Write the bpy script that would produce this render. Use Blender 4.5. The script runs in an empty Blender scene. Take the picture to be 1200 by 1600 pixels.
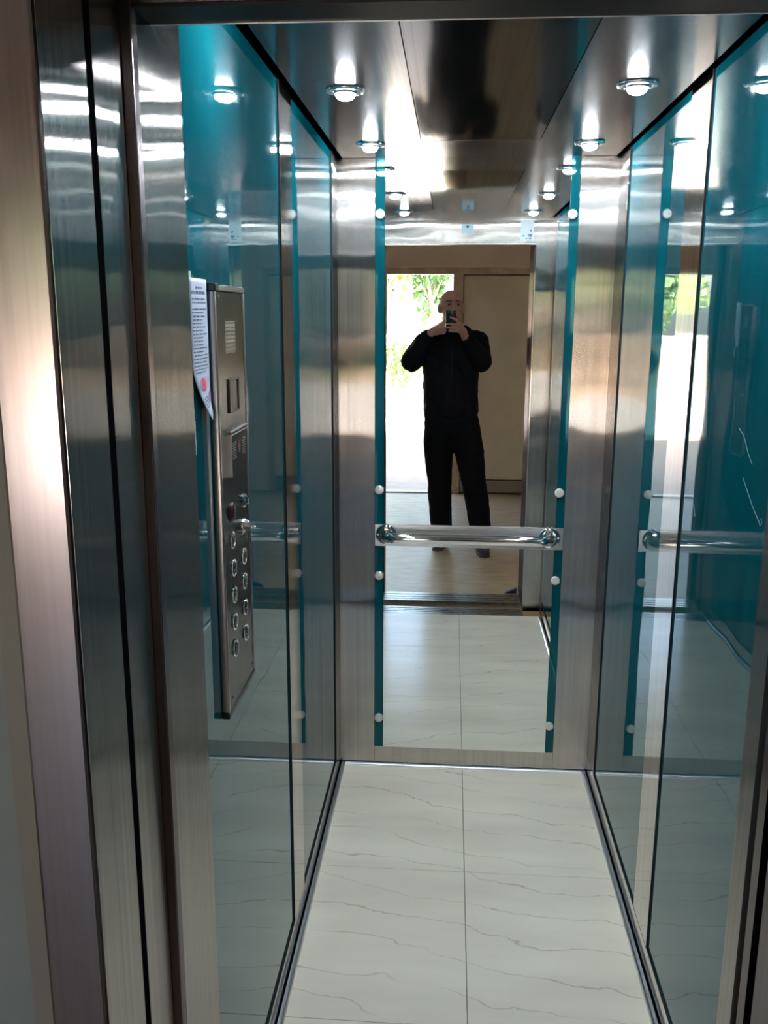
import bpy, bmesh, math, random
from mathutils import Vector, Matrix, Euler

sc = bpy.context.scene
col = sc.collection
PI = math.pi

# ------------------------------------------------------------------ camera
CAM_H = 1.58
F_PX, PITCH, YAW, ROLL = 1401.0, math.radians(12.541), math.radians(4.217), math.radians(0.218)
fw = Vector((-math.sin(YAW) * math.cos(PITCH), math.cos(YAW) * math.cos(PITCH), -math.sin(PITCH)))
rt = Vector((math.cos(YAW), math.sin(YAW), 0))
up = rt.cross(fw)
rt2 = rt * math.cos(ROLL) + up * math.sin(ROLL)
up2 = up * math.cos(ROLL) - rt * math.sin(ROLL)
cam_data = bpy.data.cameras.new('camera')
cam_data.sensor_fit = 'HORIZONTAL'
cam_data.sensor_width = 36.0
cam_data.lens = F_PX * 36.0 / 1200.0
cam_data.clip_start = 0.04
cam_data.clip_end = 200
cam = bpy.data.objects.new('camera', cam_data)
CAMROT = Matrix((rt2, up2, -fw)).transposed()
cam.matrix_world = Matrix.Translation((0, 0, CAM_H)) @ CAMROT.to_4x4()
col.objects.link(cam)
sc.camera = cam

# ------------------------------------------------------------------ world, sun, exposure
SUN_DIR = Vector((0.25, 0.85, 1.95)).normalized()      # from the ground towards the sun (it stands behind the building)
world = bpy.data.worlds.new('world')
sc.world = world
world.use_nodes = True
wn = world.node_tree
wn.nodes.clear()
wo = wn.nodes.new('ShaderNodeOutputWorld')
wb = wn.nodes.new('ShaderNodeBackground')
ws = wn.nodes.new('ShaderNodeTexSky')
ws.sky_type = 'NISHITA'
ws.sun_disc = False
ws.sun_elevation = math.asin(SUN_DIR.z)
ws.sun_rotation = math.atan2(SUN_DIR.x, SUN_DIR.y)
ws.dust_density = 3.0
wb.inputs['Strength'].default_value = 1.5
wn.links.new(ws.outputs[0], wb.inputs['Color'])
wn.links.new(wb.outputs[0], wo.inputs['Surface'])

sun_data = bpy.data.lights.new('sun', 'SUN')
sun_data.energy = 52.0
sun_data.angle = math.radians(0.8)
sun_data.color = (1.0, 0.95, 0.86)
sun = bpy.data.objects.new('sun', sun_data)
sun.rotation_euler = SUN_DIR.to_track_quat('Z', 'Y').to_euler()
sun.location = (0, 0, 12)
col.objects.link(sun)

BULB_STRENGTH = 600.0
BULB_COLOR = (0.86, 0.94, 1.0)

vs = sc.view_settings
vs.view_transform = 'Standard'
vs.look = 'None'
vs.exposure = 0.3
vs.gamma = 1.0
vs.use_curve_mapping = False
cy = sc.cycles
cy.max_bounces = 14
cy.glossy_bounces = 10
cy.diffuse_bounces = 5
cy.sample_clamp_indirect = 12.0
cy.blur_glossy = 0.3
cy.use_denoising = True

# ------------------------------------------------------------------ material helpers
MATS = {}


def nodemat(name):
    m = bpy.data.materials.new(name)
    m.use_nodes = True
    nt = m.node_tree
    nt.nodes.clear()
    out = nt.nodes.new('ShaderNodeOutputMaterial')
    MATS[name] = m
    return m, nt, out


def N(nt, typ, **kw):
    n = nt.nodes.new(typ)
    for k, v in kw.items():
        if k.startswith('i_'):
            n.inputs[k[2:].replace('_', ' ')].default_value = v
        else:
            setattr(n, k, v)
    return n


def pos(nt, scale=(1, 1, 1)):
    g = N(nt, 'ShaderNodeNewGeometry')
    mp = N(nt, 'ShaderNodeMapping')
    mp.inputs['Scale'].default_value = scale
    nt.links.new(g.outputs['Position'], mp.inputs['Vector'])
    return mp.outputs['Vector']


def noise(nt, vec, scale=5.0, detail=3.0, rough=0.5):
    n = N(nt, 'ShaderNodeTexNoise')
    n.inputs['Scale'].default_value = scale
    n.inputs['Detail'].default_value = detail
    n.inputs['Roughness'].default_value = rough
    nt.links.new(vec, n.inputs['Vector'])
    return n.outputs['Fac']


def ramp(nt, fac, stops):
    r = N(nt, 'ShaderNodeValToRGB')
    el = r.color_ramp.elements
    while len(el) < len(stops):
        el.new(0.5)
    for e, (p, c) in zip(el, stops):
        e.position = p
        e.color = c if len(c) == 4 else (*c, 1)
    nt.links.new(fac, r.inputs['Fac'])
    return r.outputs['Color']


def plain(name, color, rough=0.5, metallic=0.0, spec=0.5, var=0.0, vscale=20.0, coat=0.0):
    m, nt, out = nodemat(name)
    b = N(nt, 'ShaderNodeBsdfPrincipled')
    b.inputs['Roughness'].default_value = rough
    b.inputs['Metallic'].default_value = metallic
    b.inputs['Specular IOR Level'].default_value = spec
    b.inputs['Coat Weight'].default_value = coat
    if var > 0:
        f = noise(nt, pos(nt), vscale, 4)
        c0 = tuple(max(0, c * (1 - var)) for c in color)
        c1 = tuple(min(1, c * (1 + var)) for c in color)
        nt.links.new(ramp(nt, f, [(0.3, c0), (0.7, c1)]), b.inputs['Base Color'])
    else:
        b.inputs['Base Color'].default_value = (*color, 1)
    nt.links.new(b.outputs[0], out.inputs['Surface'])
    return m


def steel(name, color=(0.60, 0.595, 0.60), rough=0.24, aniso=-0.75, axis=None, wave=0.0007, grain=0.25, wscale=(1.5, 1.5, 3.0)):
    """brushed stainless steel, grain upright unless an axis for the blur is given"""
    m, nt, out = nodemat(name)
    g = N(nt, 'ShaderNodeBsdfAnisotropic')
    g.distribution = 'GGX'
    g.inputs['Anisotropy'].default_value = aniso
    geo = N(nt, 'ShaderNodeNewGeometry')
    if axis is None:
        cr = N(nt, 'ShaderNodeVectorMath', operation='CROSS_PRODUCT')
        nt.links.new(geo.outputs['True Normal'], cr.inputs[0])
        cr.inputs[1].default_value = (0.0001, 0.0001, 1)
        nt.links.new(cr.outputs[0], g.inputs['Tangent'])
        gs = (220, 220, 1.5)
    else:
        cb = N(nt, 'ShaderNodeCombineXYZ')
        for k in range(3):
            cb.inputs[k].default_value = axis[k]
        nt.links.new(cb.outputs[0], g.inputs['Tangent'])
        gs = tuple(220 if a else 2 for a in axis)
    f = noise(nt, pos(nt, gs), 1.0, 2)
    rr = N(nt, 'ShaderNodeMapRange')
    rr.inputs['To Min'].default_value = rough * (1 - grain)
    rr.inputs['To Max'].default_value = rough * (1 + grain)
    nt.links.new(f, rr.inputs['Value'])
    nt.links.new(rr.outputs[0], g.inputs['Roughness'])
    f2 = noise(nt, pos(nt, gs), 0.6, 3)
    c0 = tuple(c * 0.88 for c in color)
    c1 = tuple(min(1, c * 1.08) for c in color)
    nt.links.new(ramp(nt, f2, [(0.25, c0), (0.75, c1)]), g.inputs['Color'])
    if wave:
        w = noise(nt, pos(nt, wscale), 2.0, 1)
        bp = N(nt, 'ShaderNodeBump')
        bp.inputs['Strength'].default_value = 1.0
        bp.inputs['Distance'].default_value = wave
        nt.links.new(w, bp.inputs['Height'])
        nt.links.new(bp.outputs[0], g.inputs['Normal'])
    nt.links.new(g.outputs[0], out.inputs['Surface'])
    return m


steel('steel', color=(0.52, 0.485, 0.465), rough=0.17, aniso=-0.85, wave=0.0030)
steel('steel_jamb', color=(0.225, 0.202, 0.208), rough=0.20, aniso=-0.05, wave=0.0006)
steel('steel_strip', color=(0.70, 0.68, 0.66), rough=0.08, aniso=-0.4, wave=0.0005)
steel('steel_ceiling', color=(0.34, 0.34, 0.345), rough=0.17, aniso=-0.1, axis=(1, 0, 0), wave=0.0010)
steel('steel_hatch', color=(0.36, 0.355, 0.35), rough=0.09, aniso=-0.3, axis=(1, 0, 0), wave=0.0014)
steel('steel_panel', color=(0.27, 0.265, 0.25), rough=0.17, aniso=-0.3, wave=0.0006)
plain('lintel_shade', (0.007, 0.0075, 0.008), 0.5, 0.0, 0.12)  # near-black colour stands in for the shade under the lintel
plain('chrome', (0.78, 0.79, 0.81), 0.07, 1.0)
plain('satin_chrome', (0.70, 0.70, 0.71), 0.22, 1.0)
plain('aluminium', (0.72, 0.73, 0.76), 0.32, 1.0)
plain('panel_edge', (0.50, 0.44, 0.42), 0.3, 1.0)
plain('sill_metal', (0.42, 0.40, 0.37), 0.35, 1.0, var=0.2, vscale=30)
plain('black_gap', (0.005, 0.005, 0.006), 0.8, 0.0, 0.0)
plain('gasket', (0.008, 0.009, 0.010), 0.5, 0.0, 0.2)
plain('black_plastic', (0.012, 0.012, 0.013), 0.3)
plain('phone_black', (0.008, 0.008, 0.010), 0.18, coat=0.5)
plain('dark_screen', (0.02, 0.021, 0.022), 0.12)
plain('red_lens', (0.045, 0.002, 0.005), 0.3)
plain('red_print', (0.20, 0.03, 0.04), 0.5)
plain('grey_print', (0.12, 0.12, 0.12), 0.5)
plain('paper', (0.62, 0.70, 0.86), 0.75, var=0.03, vscale=12)
plain('ink', (0.13, 0.15, 0.24), 0.7)
plain('stamp_red', (0.75, 0.12, 0.22), 0.7)
plain('stamp_pink', (0.80, 0.42, 0.60), 0.7)
plain('stamp_purple', (0.45, 0.22, 0.50), 0.7)
plain('tape', (0.55, 0.66, 0.64), 0.3)
plain('sticker_blue', (0.42, 0.58, 0.66), 0.4)
plain('sticker_pale', (0.50, 0.60, 0.64), 0.4)
plain('sticker_ink', (0.03, 0.05, 0.09), 0.5)
plain('clip_white', (0.66, 0.64, 0.62), 0.3, 0.35)
plain('scratch_white', (0.30, 0.40, 0.43), 0.7)
plain('skin', (0.46, 0.25, 0.19), 0.5, var=0.10, vscale=30)
plain('jacket_black', (0.0045, 0.0045, 0.006), 0.8, 0.0, 0.15, var=0.2, vscale=40)
plain('trouser_black', (0.004, 0.004, 0.005), 0.85, 0.0, 0.12, var=0.2, vscale=40)
plain('shoe_dark', (0.035, 0.037, 0.045), 0.6)
plain('sole', (0.06, 0.06, 0.065), 0.7)
plain('eye_dark', (0.03, 0.02, 0.015), 0.2)
plain('eye_white', (0.30, 0.25, 0.22), 0.5)
plain('brow', (0.12, 0.075, 0.058), 0.8)
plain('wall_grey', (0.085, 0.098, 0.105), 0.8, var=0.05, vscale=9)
plain('wall_beige', (0.66, 0.56, 0.44), 0.75, var=0.05, vscale=4)
plain('wall_tan', (0.70, 0.55, 0.41), 0.7, var=0.04, vscale=4)
plain('trim_beige', (0.30, 0.26, 0.20), 0.5)
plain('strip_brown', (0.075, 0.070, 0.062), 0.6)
plain('ceiling_white', (0.70, 0.67, 0.62), 0.8)
plain('leaf_panel', (0.66, 0.57, 0.42), 0.5, var=0.12, vscale=2.5)
plain('door_wood', (0.48, 0.37, 0.25), 0.45, var=0.15, vscale=12)
plain('render_white', (0.80, 0.77, 0.72), 0.85, var=0.04, vscale=3)
plain('pavement', (0.72, 0.68, 0.62), 0.85, var=0.06, vscale=1.5)
plain('porch_stone_shaded', (0.34, 0.26, 0.18), 0.6, var=0.10, vscale=5)  # tan stone, its colour lowered to carry the building's shade
plain('bark', (0.30, 0.24, 0.18), 0.9, var=0.3, vscale=20)
plain('roof_red', (0.45, 0.16, 0.09), 0.8, var=0.15, vscale=6)
plain('window_dark', (0.05, 0.07, 0.09), 0.1)
plain('lamp_yellow', (0.85, 0.62, 0.15), 0.4)
plain('iron', (0.01, 0.01, 0.01), 0.5, 0.0, 0.2)

# bulb
m, nt, out = nodemat('bulb')
e = N(nt, 'ShaderNodeEmission')
e.inputs['Color'].default_value = (*BULB_COLOR, 1)
e.inputs['Strength'].default_value = BULB_STRENGTH
nt.links.new(e.outputs[0], out.inputs['Surface'])

# mirror
m, nt, out = nodemat('mirror')
g = N(nt, 'ShaderNodeBsdfAnisotropic')
g.inputs['Roughness'].default_value = 0.0
g.inputs['Color'].default_value = (0.86, 0.88, 0.87, 1)
nt.links.new(g.outputs[0], out.inputs['Surface'])

# teal back-painted glass
m, nt, out = nodemat('teal_glass')
b = N(nt, 'ShaderNodeBsdfPrincipled')
f = noise(nt, pos(nt, (8, 8, 1.2)), 3.0, 4)
nt.links.new(ramp(nt, f, [(0.3, (0.0015, 0.060, 0.080)), (0.7, (0.002, 0.088, 0.112))]), b.inputs['Base Color'])
fr = noise(nt, pos(nt, (9, 9, 2.0)), 2.0, 4)
nt.links.new(ramp(nt, fr, [(0.45, (0.015, 0.015, 0.015)), (0.8, (0.06, 0.06, 0.06))]), b.inputs['Roughness'])
b.inputs['IOR'].default_value = 1.52
b.inputs['Specular Tint'].default_value = (0.38, 0.88, 0.95, 1)
w = noise(nt, pos(nt, (2, 2, 2)), 2.0, 1)
bp = N(nt, 'ShaderNodeBump')
bp.inputs['Distance'].default_value = 0.0006
nt.links.new(w, bp.inputs['Height'])
nt.links.new(bp.outputs[0], b.inputs['Normal'])
nt.links.new(b.outputs[0], out.inputs['Surface'])

# cabin floor tile: cream marble with thin grey veins running across
m, nt, out = nodemat('marble')
b = N(nt, 'ShaderNodeBsdfPrincipled')
n1 = noise(nt, pos(nt, (1.0, 2.2, 1.0)), 3.2, 4, 0.5)
gm = N(nt, 'ShaderNodeNewGeometry')
dt = N(nt, 'ShaderNodeVectorMath', operation='DOT_PRODUCT')
nt.links.new(gm.outputs['Position'], dt.inputs[0])
dt.inputs[1].default_value = (1.9, 8.5, 0.0)       # vein sheets cut across the slab, a little askew
ma = N(nt, 'ShaderNodeMath', operation='MULTIPLY_ADD')
nt.links.new(n1, ma.inputs[0])
ma.inputs[1].default_value = 1.5
nt.links.new(dt.outputs['Value'], ma.inputs[2])
frc = N(nt, 'ShaderNodeMath', operation='FRACT')
nt.links.new(ma.outputs[0], frc.inputs[0])
sub = N(nt, 'ShaderNodeMath', operation='SUBTRACT')
nt.links.new(frc.outputs[0], sub.inputs[0])
sub.inputs[1].default_value = 0.5
ab = N(nt, 'ShaderNodeMath', operation='ABSOLUTE')
nt.links.new(sub.outputs[0], ab.inputs[0])
n2 = noise(nt, pos(nt, (1.2, 5.0, 1.0)), 1.3, 4)
cloud = ramp(nt, n2, [(0.3, (0.73, 0.67, 0.56)), (0.7, (0.87, 0.81, 0.685))])
n3 = noise(nt, pos(nt, (3, 3, 3)), 1.5, 2)
msk = ramp(nt, n3, [(0.30, (0, 0, 0)), (0.50, (1, 1, 1))])
mx = N(nt, 'ShaderNodeMix', data_type='RGBA', blend_type='MULTIPLY')
nt.links.new(msk, mx.inputs['Factor'])
nt.links.new(cloud, mx.inputs[6])
v2 = ramp(nt, ab.outputs[0], [(0.0, (0.70, 0.66, 0.60)), (0.022, (1, 1, 1))])
nt.links.new(v2, mx.inputs[7])
nt.links.new(mx.outputs[2], b.inputs['Base Color'])
b.inputs['Roughness'].default_value = 0.22
nt.links.new(b.outputs[0], out.inputs['Surface'])

# landing floor: worn polished tan stone
m, nt, out = nodemat('lobby_stone')
b = N(nt, 'ShaderNodeBsdfPrincipled')
n1 = noise(nt, pos(nt, (2, 6, 1)), 3.0, 6, 0.6)
nt.links.new(ramp(nt, n1, [(0.3, (0.34, 0.25, 0.155)), (0.7, (0.52, 0.40, 0.265))]), b.inputs['Base Color'])
n2 = noise(nt, pos(nt, (60, 60, 60)), 1.0, 3)
bp = N(nt, 'ShaderNodeBump')
bp.inputs['Distance'].default_value = 0.0004
nt.links.new(n2, bp.inputs['Height'])
nt.links.new(bp.outputs[0], b.inputs['Normal'])
b.inputs['Roughness'].default_value = 0.38
nt.links.new(b.outputs[0], out.inputs['Surface'])


def leafmat(name, c0, c1):
    m, nt, out = nodemat(name)
    b = N(nt, 'ShaderNodeBsdfPrincipled')
    n1 = noise(nt, pos(nt), 3.0, 3)
    nt.links.new(ramp(nt, n1, [(0.3, c0), (0.7, c1)]), b.inputs['Base Color'])
    b.inputs['Roughness'].default_value = 0.6
    nt.links.new(b.outputs[0], out.inputs['Surface'])


leafmat('leaf_green', (0.07, 0.16, 0.03), (0.18, 0.29, 0.07))
leafmat('leaf_dark', (0.03, 0.09, 0.02), (0.08, 0.17, 0.04))
leafmat('leaf_light', (0.14, 0.24, 0.06), (0.30, 0.40, 0.14))

# ------------------------------------------------------------------ mesh helpers


class MB:
    def __init__(self):
        self.bm = bmesh.new()

    def box(self, x0, x1, y0, y1, z0, z1, bevel=0.0):
        r = bmesh.ops.create_cube(self.bm, size=1.0)
        vs_ = r['verts']
        for v in vs_:
            v.co = Vector(((x0 + x1) / 2 + v.co.x * (x1 - x0), (y0 + y1) / 2 + v.co.y * (y1 - y0), (z0 + z1) / 2 + v.co.z * (z1 - z0)))
        if bevel > 0:
            es = list({e for v in vs_ for e in v.link_edges})
            bmesh.ops.bevel(self.bm, geom=es, offset=bevel, segments=2, affect='EDGES', profile=0.5)
        return self

    def cyl(self, p0, p1, r0, r1=None, seg=20, caps=True):
        r1 = r0 if r1 is None else r1
        p0, p1 = Vector(p0), Vector(p1)
        d = p1 - p0
        q = d.to_track_quat('Z', 'Y').to_matrix().to_4x4()
        M = Matrix.Translation((p0 + p1) / 2) @ q
        bmesh.ops.create_cone(self.bm, cap_ends=caps, segments=seg, radius1=r0, radius2=r1, depth=d.length, matrix=M)
        return self

    def ball(self, c, r, sub=2, rot=None):
        rr = r if isinstance(r, (tuple, list)) else (r, r, r)
        M = Matrix.Translation(c)
        if rot is not None:
            M = M @ rot.to_matrix().to_4x4()
        M = M @ Matrix.Diagonal((*rr, 1))
        bmesh.ops.create_icosphere(self.bm, subdivisions=sub, radius=1.0, matrix=M)
        return self

    def caps(self, p0, p1, r0, r1=None, seg=14):
        r1 = r0 if r1 is None else r1
        self.cyl(p0, p1, r0, r1, seg)
        self.ball(p0, r0, 2)
        self.ball(p1, r1, 2)
        return self

    def chain(self, pts, rad):
        for a, b_, ra, rb in zip(pts[:-1], pts[1:], rad[:-1], rad[1:]):
            self.caps(a, b_, ra, rb)
        return self

    def lathe(self, prof, M, seg=28, closed=False):
        """prof: list of (r, h) turned about local Z"""
        rings = []
        for r, h in prof:
            rings.append([self.bm.verts.new(M @ Vector((r * math.cos(2 * PI * k / seg), r * math.sin(2 * PI * k / seg), h))) for k in range(seg)])
        n = len(rings)
        for i in range(n if closed else n - 1):
            a, b_ = rings[i], rings[(i + 1) % n]
            for k in range(seg):
                self.bm.faces.new((a[k], a[(k + 1) % seg], b_[(k + 1) % seg], b_[k]))
        if not closed:
            for ring in (rings[0], rings[-1]):
                if (ring[0].co - ring[seg // 2].co).length > 1e-6:
                    self.bm.faces.new(ring)
        return self

    def tube(self, pts, r, seg=14):
        pts = [Vector(p) for p in pts]
        rings = []
        for i, p in enumerate(pts):
            t = (pts[min(i + 1, len(pts) - 1)] - pts[max(i - 1, 0)]).normalized()
            a = Vector((0, 0, 1)) if abs(t.z) < 0.9 else Vector((0, 1, 0))
            u = t.cross(a).normalized()
            w_ = t.cross(u)
            rings.append([self.bm.verts.new(p + (u * math.cos(2 * PI * k / seg) + w_ * math.sin(2 * PI * k / seg)) * r) for k in range(seg)])
        for a, b_ in zip(rings[:-1], rings[1:]):
            for k in range(seg):
                self.bm.faces.new((a[k], a[(k + 1) % seg], b_[(k + 1) % seg], b_[k]))
        self.bm.faces.new(rings[0])
        self.bm.faces.new(rings[-1])
        return self

    def prism(self, poly, axis, a0, a1):
        """poly of 2-D points extruded along an axis between a0 and a1"""
        def P(u, v, a):
            return {'x': (a, u, v), 'y': (u, a, v), 'z': (u, v, a)}[axis]
        A = [self.bm.verts.new(P(u, v, a0)) for u, v in poly]
        B = [self.bm.verts.new(P(u, v, a1)) for u, v in poly]
        n = len(poly)
        self.bm.faces.new(A)
        self.bm.faces.new(B)
        for k in range(n):
            self.bm.faces.new((A[k], A[(k + 1) % n], B[(k + 1) % n], B[k]))
        return self

    def quad(self, a, b_, c, d):
        self.bm.faces.new([self.bm.verts.new(p) for p in (a, b_, c, d)])
        return self


WLOC = {}


def wloc(o):
    v = Vector((0, 0, 0))
    while o is not None:
        v = v + Vector(o.location)
        o = o.parent
    return v


def build(name, mb, mat, parent=None, smooth=False, recalc=True):
    bm = mb.bm if isinstance(mb, MB) else mb
    if recalc:
        bmesh.ops.recalc_face_normals(bm, faces=bm.faces)
    xs = [v.co for v in bm.verts]
    lo = Vector((min(v.x for v in xs), min(v.y for v in xs), min(v.z for v in xs)))
    hi = Vector((max(v.x for v in xs), max(v.y for v in xs), max(v.z for v in xs)))
    base = Vector(((lo.x + hi.x) / 2, (lo.y + hi.y) / 2, lo.z))
    for v in bm.verts:
        v.co -= base
    me = bpy.data.meshes.new(name)
    bm.to_mesh(me)
    bm.free()
    me.materials.append(MATS[mat])
    if smooth:
        for p in me.polygons:
            p.use_smooth = True
        if smooth == 'auto':
            try:
                me.set_sharp_from_angle(angle=math.radians(40))
            except Exception:
                pass
    o = bpy.data.objects.new(name, me)
    col.objects.link(o)
    if parent is not None:
        o.parent = parent
        o.location = base - wloc(parent)
    else:
        o.location = base
    return o


def empty(name, loc=(0, 0, 0)):
    o = bpy.data.objects.new(name, None)
    o.empty_display_size = 0.05
    o.location = loc
    col.objects.link(o)
    return o


def tag(o, label=None, cat=None, group=None, kind=None):
    if label:
        o['label'] = label
    if cat:
        o['category'] = cat
    if group:
        o['group'] = group
    if kind:
        o['kind'] = kind
    return o


def struct(name, mb, mat, label=None, cat=None, smooth=False):
    return tag(build(name, mb, mat, None, smooth), label, cat, None, 'structure')


def box(*a, **k):
    return MB().box(*a, **k)


def remeshed(name, mb, mat, parent, voxel, smooth_it=6, disp=0.0, disp_scale=0.12, factor=0.5):
    """one continuous closed surface grown over the collected limbs"""
    o = build(name, mb, mat, parent, recalc=True)
    r = o.modifiers.new('r', 'REMESH')
    r.mode = 'VOXEL'
    r.voxel_size = voxel
    s = o.modifiers.new('s', 'SMOOTH')
    s.factor = factor
    s.iterations = smooth_it
    if disp:
        t = bpy.data.textures.new(name + '_fold', 'CLOUDS')
        t.noise_scale = disp_scale
        d = o.modifiers.new('d', 'DISPLACE')
        d.texture = t
        d.strength = disp
        d.mid_level = 0.5
    dg = bpy.context.evaluated_depsgraph_get()
    me = bpy.data.meshes.new_from_object(o.evaluated_get(dg))
    o.modifiers.clear()
    old = o.data
    o.data = me
    bpy.data.meshes.remove(old)
    me.name = name
    me.materials.clear()
    me.materials.append(MATS[mat])
    for p in me.polygons:
        p.use_smooth = True
    return o


# ------------------------------------------------------------------ dimensions of the cabin
XL, XR, D, H = -0.367, 0.500, 2.930, 2.046
YF = 1.15           # inner face of the cabin front
GR = 0.004          # glass lies this deep behind the steel strips
TOPZ = H + 0.07

# ================================================================== THE CABIN (setting)
# floor: slab with six tiles
floor = struct('floor', box(XL - 0.02, XR + 0.02, 1.25, D + 0.02, -0.05, -0.010), 'black_gap',
               'cream marble tiled lift cabin floor', 'floor')
SX, R1, R2 = 0.066, 1.738, 2.320
for (x0, x1) in ((XL + 0.016, SX - 0.0008), (SX + 0.0008, XR - 0.016)):
    for (y0, y1) in ((1.252, R1 - 0.0008), (R1 + 0.0008, R2 - 0.0008), (R2 + 0.0008, D - 0.016)):
        build('tile', box(x0, x1, y0, y1, -0.0099, 0.0, bevel=0.0006), 'marble', floor)


def side_wall(name, xw, s, cuts, y_front, label):
    """s=+1: the room is on the +x side of xw.  cuts: glass1 start, glass1 end, glass2 start, glass2 end"""
    def bx(d0, d1, y0, y1, z0, z1, bevel=0.0):
        a, b_ = xw + s * d0, xw + s * d1
        return box(min(a, b_), max(a, b_), y0, y1, z0, z1, bevel)
    wall = struct(name, bx(-0.040, -0.0125, y_front, D + 0.02, -0.01, TOPZ), 'black_gap', label, 'wall')
    c0, c1, c2, c3 = cuts
    PT = H + 0.003                     # panels end at the shadow gap
    build('front_column', bx(-0.012, 0.0, y_front, c0, 0.0, PT), 'steel', wall)
    build('skirting', bx(-0.012, 0.0, c0 + 0.0005, D, 0.012, 0.072), 'steel_strip', wall)
    build('centre_strip', bx(-0.012, 0.0, c1 + 0.0025, c2, 0.0745, PT), 'steel_strip', wall)
    build('corner_post', bx(-0.012, 0.0, c3 + 0.0025, D - 0.001, 0.0745, PT), 'steel', wall)
    for (a, b_) in ((c0, c1), (c2, c3)):
        p = build('glass_panel', bx(-0.0115, -GR, a + 0.0005, b_ - 0.0005, 0.0755, PT - 0.0005), 'teal_glass', wall)
        p['label'] = 'teal back-painted glass panel'
        build('gasket', bx(-0.0115, -0.0004, b_, b_ + 0.0024, 0.0725, PT), 'gasket', wall)
        build('gasket', bx(-0.0115, -0.0004, a + 0.0005, b_ - 0.0005, 0.0725, 0.0750), 'gasket', wall)
    return wall


wl = side_wall('wall_left', XL, 1, (1.265, 1.972, 2.118, 2.808), 1.078,
               'left cabin wall of teal glass panels between upright steel strips')
wr = side_wall('wall_right', XR, -1, (1.265, 1.943, 2.100, 2.782), YF,
               'right cabin wall of teal glass panels between upright steel strips')

# hair scratches on the near right-hand glass
rg = [c for c in wr.children if c.name.startswith('glass_panel')][0]
rgl = wloc(rg)


def scratch(pts, r=0.00028):
    m_ = MB().tube([(XR + GR - 0.0003, y, z) for y, z in pts], r, 5)
    build('scratch', m_, 'scratch_white', rg)


scratch([(1.605, 1.385), (1.575, 1.375), (1.545, 1.350), (1.520, 1.335)])
scratch([(1.560, 1.305), (1.500, 1.268), (1.462, 1.250)])
scratch([(1.462, 1.250), (1.452, 1.258), (1.447, 1.250), (1.455, 1.245), (1.462, 1.250)])
scratch([(1.85, 1.195), (1.835, 1.175)], 0.00025)

# back wall
wbk = struct('wall_back', box(XL - 0.04, XR + 0.04, D + 0.0045, D + 0.05, -0.01, TOPZ), 'black_gap',
             'back cabin wall of two steel columns around a teal glass field', 'wall')
build('column', box(XL, -0.2475, D, D + 0.004, 0.0, H + 0.02), 'steel', wbk)
build('column', box(0.3825, XR, D, D + 0.004, 0.0, H + 0.02), 'steel', wbk)
gp = build('glass_panel', box(-0.2465, 0.3815, D - 0.001, D + 0.004, 0.0735, H + 0.02), 'teal_glass', wbk)
gp['label'] = 'teal glass field behind the mirror'
build('kick_panel', box(-0.2465, 0.3815, D - 0.0015, D + 0.004, 0.0, 0.0725), 'steel', wbk)

# ceiling: black plenum, floating steel plate with a polished hatch
ceil_ = struct('ceiling', box(XL - 0.05, XR + 0.05, 1.06, D + 0.05, TOPZ, TOPZ + 0.03), 'black_gap',
               'lift cabin ceiling of brushed steel with black shadow gaps', 'ceiling')
HX0, HX1, HY0, HY1 = -0.096, 0.231, 1.470, 2.655
for (x0, x1, y0, y1) in ((XL + 0.018, HX0 - 0.002, YF, D - 0.007), (HX1 + 0.002, XR - 0.015, YF, D - 0.007)):
    build('ceiling_plate', box(x0, x1, y0, y1, H, H + 0.004), 'steel_ceiling', ceil_)
for (y0, y1) in ((YF, HY0 - 0.002), (HY1 + 0.002, D - 0.007)):
    build('ceiling_plate', box(HX0 - 0.002, HX1 + 0.002, y0, y1, H, H + 0.004), 'steel_ceiling', ceil_)
hatch = build('hatch', box(HX0, HX1, HY0, HY1, H + 0.0005, H + 0.005), 'steel_hatch', ceil_)
hatch['label'] = 'dark polished hatch panel'
build('hatch_backing', box(HX0 - 0.01, HX1 + 0.01, HY0 - 0.01, HY1 + 0.01, H + 0.006, H + 0.008), 'black_gap', ceil_)

# floor edge profiles, bright aluminium quarter rounds
n_arc = 5


def qprofile(s):
    pts = [(0.0, 0.0)]
    for k in range(n_arc + 1):
        a = PI / 2 * k / n_arc
        pts.append((s * 0.0125 * math.cos(a), 0.0105 * math.sin(a)))
    return pts


t1 = MB().prism([(XL + 0.0035 + u, v) for u, v in qprofile(1)], 'y', 1.26, D - 0.004)
struct('trim_1', t1, 'aluminium', 'bright aluminium floor edging along the left cabin wall', 'trim')
t2 = MB().prism([(XR - 0.0035 + u, v) for u, v in qprofile(-1)], 'y', 1.26, D - 0.004)
struct('trim_2', t2, 'aluminium', 'bright aluminium floor edging along the right cabin wall', 'trim')
t3 = MB().prism([(D - 0.0035 + u, v) for u, v in qprofile(-1)], 'x', XL + 0.016, XR - 0.016)
struct('trim_3', t3, 'aluminium', 'bright aluminium floor edging below the mirror', 'trim')

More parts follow.
